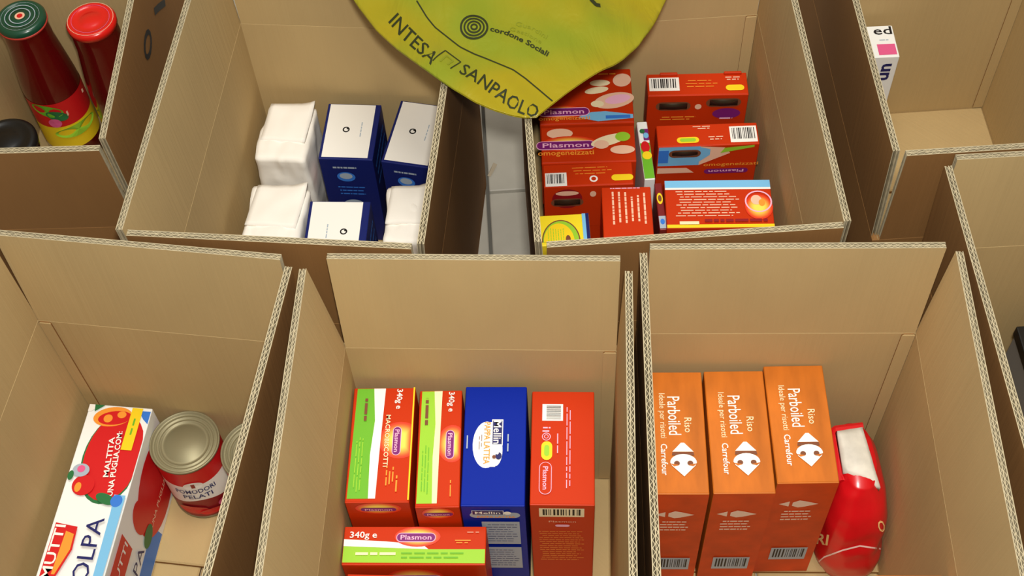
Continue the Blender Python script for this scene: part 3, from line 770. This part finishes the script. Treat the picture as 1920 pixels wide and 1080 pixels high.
P.ell(.85, .56, .05, .10, PEACH, 'emblem'); P.ell(.90, .50, .03, .07, ORANGEP, 'emblem'); P.rect(.12, .06, .30, .12, CREAM, 'edge_band'); P.lines(.34, .10, .95, .17, 1, DKRED, seed=4, th=.8); P.done()
# left column
r, W, D, H = red_pack([(1009, 134), (1182, 130), (1189, 229), (1013, 236)], ZR, 'red baby food carton with meat pictures under the yellow bag')
P = top_face(r, W, D, H)
P.lines(.36, .88, .96, .94, 1, ORANGEP, seed=2)
for a_ in ((.66, .74, .11, .06, CREAM, 0), (.90, .78, .10, .12, PEACH, 30), (.62, .60, .13, .06, CREAM, 10), (.80, .40, .22, .14, PEACH, 12), (.84, .42, .14, .08, PINK, 12), (.62, .34, .07, .06, CREAM, 0)): fruit(P, *a_[:5], rot=a_[5])
P.poly([(.40, .10), (.55, .19), (.70, .20), (.99, .13), (.99, .06), (.62, .02)], LTBLUE, 'picture'); P.rect(.70, .06, .96, .12, BLUEP, 'picture')
P.ell(.24, .20, .24, .12, GLOW_RED, 'sunburst'); brand_pill(P, .26, .20, .058, .0125); P.text('omogeneizzati', .26, .07, .058, .007, ORANGEP); P.done()
r, W, D, H = red_pack([(1014, 240), (1189, 236), (1193, 302), (1016, 308)], ZR - .002, 'red baby food carton with a bread picture and a purple oval')
P = top_face(r, W, D, H)
P.ell(.20, .82, .14, .14, PEACH, 'picture'); P.ell(.30, .52, .30, .22, GLOW_RED, 'sunburst'); brand_pill(P, .26, .48, .066, .0125); P.text('omogeneizzati', .26, .24, .062, .0085, ORANGEP)
for a_ in ((.72, .58, .20, .14, CREAM, 18), (.64, .46, .08, .12, PEACH, 0), (.86, .30, .13, .12, PEACH, 0), (.87, .66, .08, .13, LTGREEN, 0)): fruit(P, *a_[:5], rot=a_[5])
P.done()
r, W, D, H = red_pack([(1016, 310), (1186, 304), (1190, 345), (1018, 352)], ZR - .004, 'red baby food carton with a round jar showing in its front', dW=-.002)
P = top_face(r, W, D, H)
P.barcode(.02, .02, .26, .62, 9); P.pill(.88, .30, .024, .0085, YELLOW, 'badge'); P.ring(.56, .28, .0045, .0018, WHITE, 'badge'); P.lines(.30, .45, .8, .85, 3, ORANGEP, seed=2, th=.2); P.done()
P = front_face(r, W, D, H)
P.ell(.26, 1 - .022 / H, .17, .017 / H, DKRED, 'window_frame'); P.ell(.26, 1 - .012 / H, .13, .004 / H, PEACH, 'window_frame'); jar_window(r, P, .26, 1 - .028 / H, .036, .014, D)
P.ell(.55, 1 - .014 / H, .035, .005 / H, PEACH, 'badge'); P.done()
r, W, D, H = red_pack([(1128, 352), (1219, 350), (1227, 444), (1131, 446)], ZR, 'red carton with upright rows of pale print, beside the yellow carton')
P = top_face(r, W, D, H)
P.lines(.16, .25, .92, .92, 6, PEACH, seed=31, vert=True, th=.3); P.lines(.12, .95, .95, .99, 1, PINK, seed=2); P.done()
r, W, D, H = red_pack([(1010, 404), (1100, 402), (1112, 458), (1012, 460)], ZR, 'yellow carton with a brown arch drawn on top', mt=BOX_YEL)
P = top_face(r, W, D, H)
P.ell(.42, .1, .38, .72, BROWNP, 'picture', 0, 180); P.ell(.42, .1, .355, .68, LTGREEN, 'picture', 0, 180); P.ell(.38, .1, .30, .60, YELLOW, 'picture', 0, 180)
P.lines(.15, .1, .5, .6, 7, LTGREEN, seed=3, vert=True, th=.3); P.ell(.56, .15, .05, .14, BROWNP, 'picture'); P.rect(.86, 0.02, .93, .98, LTBLUE); P.rect(.93, .02, .995, .98, NAVY); P.done()
# slim cartons wedged between the columns
r, W, D, H = carton('slim_carton', [(1197, 229), (1215, 228), (1226, 335), (1205, 338)], ZR - .006, BOX_WHITE, 'slim upright carton with a green and red fruit picture on its edge', 'carton', 'slim cartons wedged between red cartons')
P = top_face(r, W, D, H)
P.rect(.03, .01, .97, .62, GREEN); P.ell(.5, .55, .42, .10, REDP, 'picture'); P.ell(.55, .40, .45, .07, YELLOW, 'picture'); P.rect(.45, .66, .97, .86, PURPLE); P.ell(.4, .82, .25, .04, DKGREEN, 'picture'); P.ell(.7, .74, .25, .05, LTBLUE, 'picture'); P.done()
r, W, D, H = carton('slim_carton', [(1229, 344), (1244, 343), (1249, 430), (1233, 432)], ZR - .010, mat('maroon_carton', (120, 30, 30), .4), 'slim maroon carton with a yellow oval, pressed against small print', 'carton', 'slim cartons wedged between red cartons', dW=-.001)
P = top_face(r, W, D, H); P.ell(.5, .66, .40, .12, YELLOW, 'picture'); P.ell(.5, .66, .25, .07, BROWNP, 'picture'); P.rect(.05, .02, .95, .28, GREYP); P.ell(.5, .16, .3, .06, BLUEP, 'picture'); P.done()

# ------------------------------------------------------------------ bottles of tomato sauce
def bottle(px, py, ztop, lidm, label, labelled, kind='sauce_bottle', body=GLASSY, rings=None, R=.036, lr=.0285, eye=True):
    c = un(px, py, ztop); H = ztop - Z0
    r = empty(kind, (c.x, c.y, Z0)); tag(r, label, 'bottle', 'tomato sauce bottles' if body is GLASSY else None)
    lathe('glass_body', [(R * .8, 0), (R * .97, .003), (R, .010), (R, H * .50), (R * .98, H * .56), (R * .93, H * .64), (R * .86, H * .74), (R * .79, H * .84), (lr * 1.0, H * .90), (lr * .97, H - .014), (lr * .92, H - .007)], body, r, 44)
    L = lathe('screw_lid', [(lr * .99, H - .011), (lr * 1.04, H - .0105), (lr * 1.05, H - .004), (lr * .98, H - .0012), (lr * .90, H), (lr * .80, H - .0002), (lr * .76, H - .0016), (lr * .45, H - .0016), (lr * .42, H - .0008), (.001, H - .0006)], lidm, r, 44)
    if labelled: lathe('rim_band', [(lr * 1.045, H - .0108), (lr * 1.062, H - .0106), (lr * 1.062, H - .0082), (lr * 1.045, H - .0080)], mat('red_rim', (190, 60, 50), .35), r, 44)
    if rings:
        P = Print(L, lambda x, y, o: (x, y, H - .0004 + o), 1, 1)
        for rr_, th, m_ in rings: P.ring(0, 0, rr_, th, m_, 'lid_print_and_glint')
        if eye: P.ell(0, 0, .006, .006, PEACH, 'lid_print_and_glint'); P.ell(0, 0, .0035, .0035, REDP, 'lid_print_and_glint')
        P.done()
    if labelled:
        z0, z1 = H * .14, H * .50; n = 48; vs, fs, fm = [], [], []
        rows = 6
        for j in range(rows + 1):
            for k in range(n):
                a = 2 * math.pi * k / n; vs.append(((R + .0003) * math.cos(a), (R + .0003) * math.sin(a), z0 + (z1 - z0) * j / rows))
        for j in range(rows):
            for k in range(n): fs.append((j * n + k, j * n + (k + 1) % n, (j + 1) * n + (k + 1) % n, (j + 1) * n + k)); fm.append(0 if j < 3 else 1)
        l = link('paper_label', vs, fs, [YELLOW, REDP], r, True, fmats=fm)
        P = Print(l, lambda x, y, o: ((R + .0005 + o) * math.cos(-1.2 + x / R), (R + .0005 + o) * math.sin(-1.2 + x / R), y), 1, 1)
        zm = (z0 + z1) / 2
        P.ell(-.018, z1 - .012, .020, .010, GREEN, 'label_picture', rot=-20); P.ell(-.008, z1 - .022, .014, .008, DKGREEN, 'label_picture', rot=-30); P.ell(-.014, z1 - .034, .008, .008, HOTPINK, 'label_picture')
        P.poly([(.004, z1 - .026), (.040, z1 - .014), (.040, z1 - .008), (.004, z1 - .018)], PEACH, 'label_picture'); P.ell(.010, zm - .012, .03, .010, LTGREEN, 'label_picture'); P.done()
    return r
GREENLID = mat('green_lacquered_lid', (18, 70, 50), .3, .5, coat=.3)
REDLID = mat('red_lacquered_lid', (220, 30, 24), .25, .5, coat=.4)
bottle(37, 30, .250, GREENLID, 'tomato sauce bottle with a dark green lid and a bright label', True, rings=((.024, .0012, GREYP), (.0185, .001, GREYP), (.013, .0012, GREYP)))
bottle(169, 35, .250, REDLID, 'tomato sauce bottle with a bright red lid', False, rings=((.0275, .0006, PEACH), (.023, .0006, HOTPINK)), eye=False)  # pale rings on the red lid are reflection lines painted in colour
bottle(10, 262, .205, BOX_BLACK, 'dark glass bottle with a black cap, near the front of its box', False, 'dark_bottle', DARKGLASS, lr=.034, R=.038)

# ------------------------------------------------------------------ white and pink carton, black lidded carton
r, W, D, H = carton('white_carton', [(1566, 52), (1670, 49), (1687, 107), (1580, 110)], .192, BOX_WHITE, 'white carton with a pink square and dark blue letters on its end', 'carton', dW=-.004, dx=.003)
P = top_face(r, W, D, H)
P.text('ed', .79, .84, .022, .013, BLACK); P.rect(.62, .06, .96, .40, HOTPINK, 'pink_square'); P.lines(.68, .50, .9, .56, 1, GREYP, seed=1); P.done()
P = front_face(r, W, D, H)
P.text('un.', .80, 1 - .030 / H, .036, .012, NAVY, rot=-90, bold=.03); P.done()
c = un(1905, 612, .19)
r = empty('lidded_carton', (c.x + .055, c.y - .06, Z0)); tag(r, 'grey carton with a black lid, at the side of the nearly empty box', 'carton')
bevel_box('carton_body', -.053, .053, -.058, .058, 0, .165, .001, BOX_GREY, r)
bevel_box('lid', -.055, .055, -.060, .060, .163, .178, .0015, BOX_BLACK, r)

# ------------------------------------------------------------------ black print on the outside of the bottle box
x8 = -.4225 * S + T / 2 + .001
def mark(pts_px, name, wd):
    vs, fs = [], []
    P_ = [hit_x(x, y, x8 + .004) for x, y in pts_px]
    inv = Matrix.Translation(B8.location) @ Matrix.Rotation(B8.rotation_euler.z, 4, 'Z'); inv = inv.inverted()
    Q = []
    for p in P_:
        q = inv @ p; up = max(0, q.z - HH)
        q.x = (.31 * S) / 2 + T / 2 + .0006 - (math.tan(.0232) * up if up else 0); Q.append(q)
    for k, q in enumerate(Q):
        d = (Q[min(k + 1, len(Q) - 1)] - Q[max(k - 1, 0)]).normalized(); n_ = Vector((0, -d.z, d.y)) * wd
        vs += [q - n_, q + n_]
    for k in range(len(Q) - 1): fs.append((2 * k, 2 * k + 1, 2 * k + 3, 2 * k + 2))
    link(name, vs, fs, BLACK, B8)
mark([(288 + 5 * math.cos(t * .5236), 83 + 24 * math.sin(t * .5236)) for t in range(13)], 'printed_mark', .003)
mark([(312, 4), (302, 14), (296, 22)], 'printed_mark', .004)

# ------------------------------------------------------------------ scrap of paper on the tiles
c = un(922, 322, .001)
sp = link('paper_scrap', [(c.x - .006, c.y - .006, .0004), (c.x - .002, c.y - .008, .0004), (c.x + .008, c.y + .010, .003), (c.x + .003, c.y + .012, .005), (c.x - .001, c.y + .001, .004)],
          [(0, 1, 4), (1, 2, 4), (2, 3, 4), (3, 0, 4)], mat('scrap_paper', (190, 175, 150), .8))
tag(sp, 'tiny crumpled paper scrap on the grey floor tiles', 'paper scrap')

# ------------------------------------------------------------------ yellow-green plastic bag lying over the flaps
ZTOP = HH + FL + .0035
def sm(t): t = max(0, min(1, t)); return t * t * (3 - 2 * t)
def bag_z(x, y):
    wv = .0050 * noise.noise(Vector((x * 9, y * 6, 2))) + .0032 * noise.noise(Vector((x * 34 + y * 20, y * 10 - x * 6, 5)))
    k = abs(math.sin((x * 1.2 + y * 2.2) * 9)) ** 6 * .002
    sag = .016 * sm((-.055 - x) / .12) * (1 - sm((y - 1.0) / .07)) + .018 * sm((x - .055) / .12) * (1 - sm((y - 1.0) / .07))
    return ZTOP + .005 + wv + k - sag
BAG = bpy.data.materials.new('yellow_green_film'); BAG.use_nodes = True
nt = BAG.node_tree; b = nt.nodes['Principled BSDF']; out = nt.nodes['Material Output']
b.inputs['Roughness'].default_value = .28; b.inputs['Specular IOR Level'].default_value = .5
tc = nt.nodes.new('ShaderNodeTexCoord'); nz = nt.nodes.new('ShaderNodeTexNoise'); nz.inputs['Scale'].default_value = 7
rp = nt.nodes.new('ShaderNodeValToRGB'); rp.color_ramp.elements[0].color = lin((140, 148, 30)); rp.color_ramp.elements[1].color = lin((168, 150, 22))
rp.color_ramp.elements[0].position = .4; rp.color_ramp.elements[1].position = .6
nt.links.new(tc.outputs['Object'], nz.inputs['Vector']); sx = nt.nodes.new('ShaderNodeSeparateXYZ'); nt.links.new(tc.outputs['Object'], sx.inputs[0])
ma = nt.nodes.new('ShaderNodeMath'); ma.operation = 'MULTIPLY_ADD'; ma.inputs[1].default_value = .55; nt.links.new(sx.outputs['X'], ma.inputs[0]); nt.links.new(nz.outputs[0], ma.inputs[2])
nt.links.new(ma.outputs[0], rp.inputs[0]); nt.links.new(rp.outputs[0], b.inputs['Base Color'])
mp = nt.nodes.new('ShaderNodeMapping'); mp.inputs['Scale'].default_value = (38, 14, 20); mp.inputs['Rotation'].default_value = (0, 0, .6)
nb = nt.nodes.new('ShaderNodeTexNoise'); nb.inputs['Scale'].default_value = 1; nb.inputs['Detail'].default_value = 5; nb.inputs['Distortion'].default_value = .8
bp = nt.nodes.new('ShaderNodeBump'); bp.inputs['Strength'].default_value = .55; bp.inputs['Distance'].default_value = .006
nt.links.new(tc.outputs['Object'], mp.inputs[0]); nt.links.new(mp.outputs[0], nb.inputs['Vector']); nt.links.new(nb.outputs[0], bp.inputs['Height']); nt.links.new(bp.outputs[0], b.inputs['Normal'])
tl = nt.nodes.new('ShaderNodeBsdfTranslucent'); nt.links.new(rp.outputs[0], tl.inputs[0])
mx = nt.nodes.new('ShaderNodeMixShader'); mx.inputs[0].default_value = .22
nt.links.new(b.outputs[0], mx.inputs[1]); nt.links.new(tl.outputs[0], mx.inputs[2]); nt.links.new(mx.outputs[0], out.inputs['Surface'])
Ledge = [(985, 226), (960, 222), (925, 213), (890, 199), (850, 175), (818, 153), (785, 127), (745, 92), (705, 52), (665, 0), (630, -50), (590, -110), (560, -170), (545, -230)]
Redge = [(1006, 226), (1014, 219), (1030, 205), (1060, 183), (1100, 152), (1140, 123), (1170, 100), (1198, 72), (1218, 44), (1240, 0), (1262, -50), (1280, -110), (1290, -170), (1290, -230)]
def resample(pl, n):
    d = [0]
    for a_, b_ in zip(pl, pl[1:]): d.append(d[-1] + math.dist(a_, b_))
    o = []
    for k in range(n):
        t = d[-1] * k / (n - 1); i = max(j for j in range(len(d)) if d[j] <= t + 1e-9); i = min(i, len(pl) - 2)
        f = (t - d[i]) / (d[i + 1] - d[i]); o.append(tuple(pl[i][c_] + f * (pl[i + 1][c_] - pl[i][c_]) for c_ in (0, 1)))
    return o
NR, NC = 70, 60
Lr, Rr = resample(Ledge, NR), resample(Redge, NR)
bag = empty('plastic_bag', (0, un(985, 120, ZTOP).y, ZTOP)); tag(bag, 'yellow-green plastic carrier bag with black print draped over box flaps', 'plastic bag')
off = bag.location.copy()
vs, fs = [], []
for i in range(NR):
    for j in range(NC):
        t = j / (NC - 1); p = un(Lr[i][0] * (1 - t) + Rr[i][0] * t, Lr[i][1] * (1 - t) + Rr[i][1] * t, ZTOP)
        vs.append(Vector((p.x, p.y, bag_z(p.x, p.y))) - off)
for i in range(NR - 1):
    for j in range(NC - 1): k = i * NC + j; fs.append((k, k + 1, k + NC + 1, k + NC))
for lay, nm in ((0, 'front_film'), (1, 'back_film')):
    o = link(nm, [v - Vector((0, 0, .0016 * lay)) for v in vs], fs, BAG, bag, True)
    md = o.modifiers.new('thick', 'SOLIDIFY'); md.thickness = .0005; md.offset = 0
INK = mat('dark_green_ink', (38, 42, 12), .4, .4)
INK2 = mat('faded_green_ink', (120, 125, 22), .4, .4)
def onbag(px, py, lift=.0007):
    p = un(px, py, ZTOP + .005); return Vector((p.x, p.y, bag_z(p.x, p.y) + lift)) - off
def path_at(pl, s):
    for a_, b_ in zip(pl, pl[1:]):
        L = math.dist(a_, b_)
        if s <= L or b_ is pl[-1]:
            t = s / L; dx, dy = (b_[0] - a_[0]) / L, (b_[1] - a_[1]) / L
            return a_[0] + dx * s, a_[1] + dy * s, dx, dy
        s -= L
def bag_text(t, pl, height, ink, bold=.0, frac=(0, 1)):
    tot = sum(math.dist(a_, b_) for a_, b_ in zip(pl, pl[1:])); V, Fc, _ = text_mesh(t, bold)
    out_ = []
    for u, v in V:
        x, y, dx, dy = path_at(pl, tot * (frac[0] + u * (frac[1] - frac[0]))); out_.append(onbag(x + dy * v * height, y - dx * v * height))
    link('lettering', out_, Fc, ink, bag)
fine = lambda pl: resample(pl, 60)
base = fine([(726, 32), (752, 66), (788, 104), (808, 126)])
bag_text('INTESA', base, 24, INK, .01)
bag_text('SANPAOLO', fine([(860, 141), (890, 157), (925, 182), (962, 208), (988, 219), (1008, 222)]), 25, INK, .01)
def stroke(pl, wd, name, ink=INK, closed=False, n=60):
    q = resample(pl + ([pl[0]] if closed else []), n); v_, f_ = [], []
    for k in range(n):
        a_, b_ = q[max(k - 1, 0)], q[min(k + 1, n - 1)]; L = math.dist(a_, b_) or 1; nx, ny = -(b_[1] - a_[1]) / L, (b_[0] - a_[0]) / L
        v_ += [onbag(q[k][0] - nx * wd, q[k][1] - ny * wd), onbag(q[k][0] + nx * wd, q[k][1] + ny * wd)]
    for k in range(n - 1): f_.append((2 * k, 2 * k + 1, 2 * k + 3, 2 * k + 2))
    link(name, v_, f_, ink, bag)
stroke([(781, 0), (800, 30), (815, 48), (838, 66), (862, 85), (890, 100), (925, 115), (962, 130), (985, 146), (1010, 167), (1036, 190)], 1.3, 'printed_line')
stroke([(812, 118), (835, 95), (864, 117), (845, 134)], 1.2, 'printed_emblem'); stroke([(826, 120), (838, 106), (850, 116), (840, 126)], 1.6, 'printed_emblem', INK2)
for rr_, wd in ((25, 1.9), (18.5, 1.6), (12, 1.6), (5.5, 1.6)):
    stroke([(889 + rr_ * math.cos(k * .2618), 51 + rr_ * .82 * math.sin(k * .2618)) for k in range(24)], wd, 'printed_spiral', closed=True)
bag_text('cordone Sociali', fine([(918, 58), (950, 66), (985, 83), (1026, 107)]), 10, INK, .03)
bag_text('Guardini', fine([(966, 48), (995, 56), (1024, 75)]), 8, INK2); bag_text('Gestione', fine([(955, 56), (985, 66), (1014, 83)]), 7, INK2)
stroke([(1108, -6), (1118, 3), (1126, 2)], 4, 'printed_emblem', n=10)
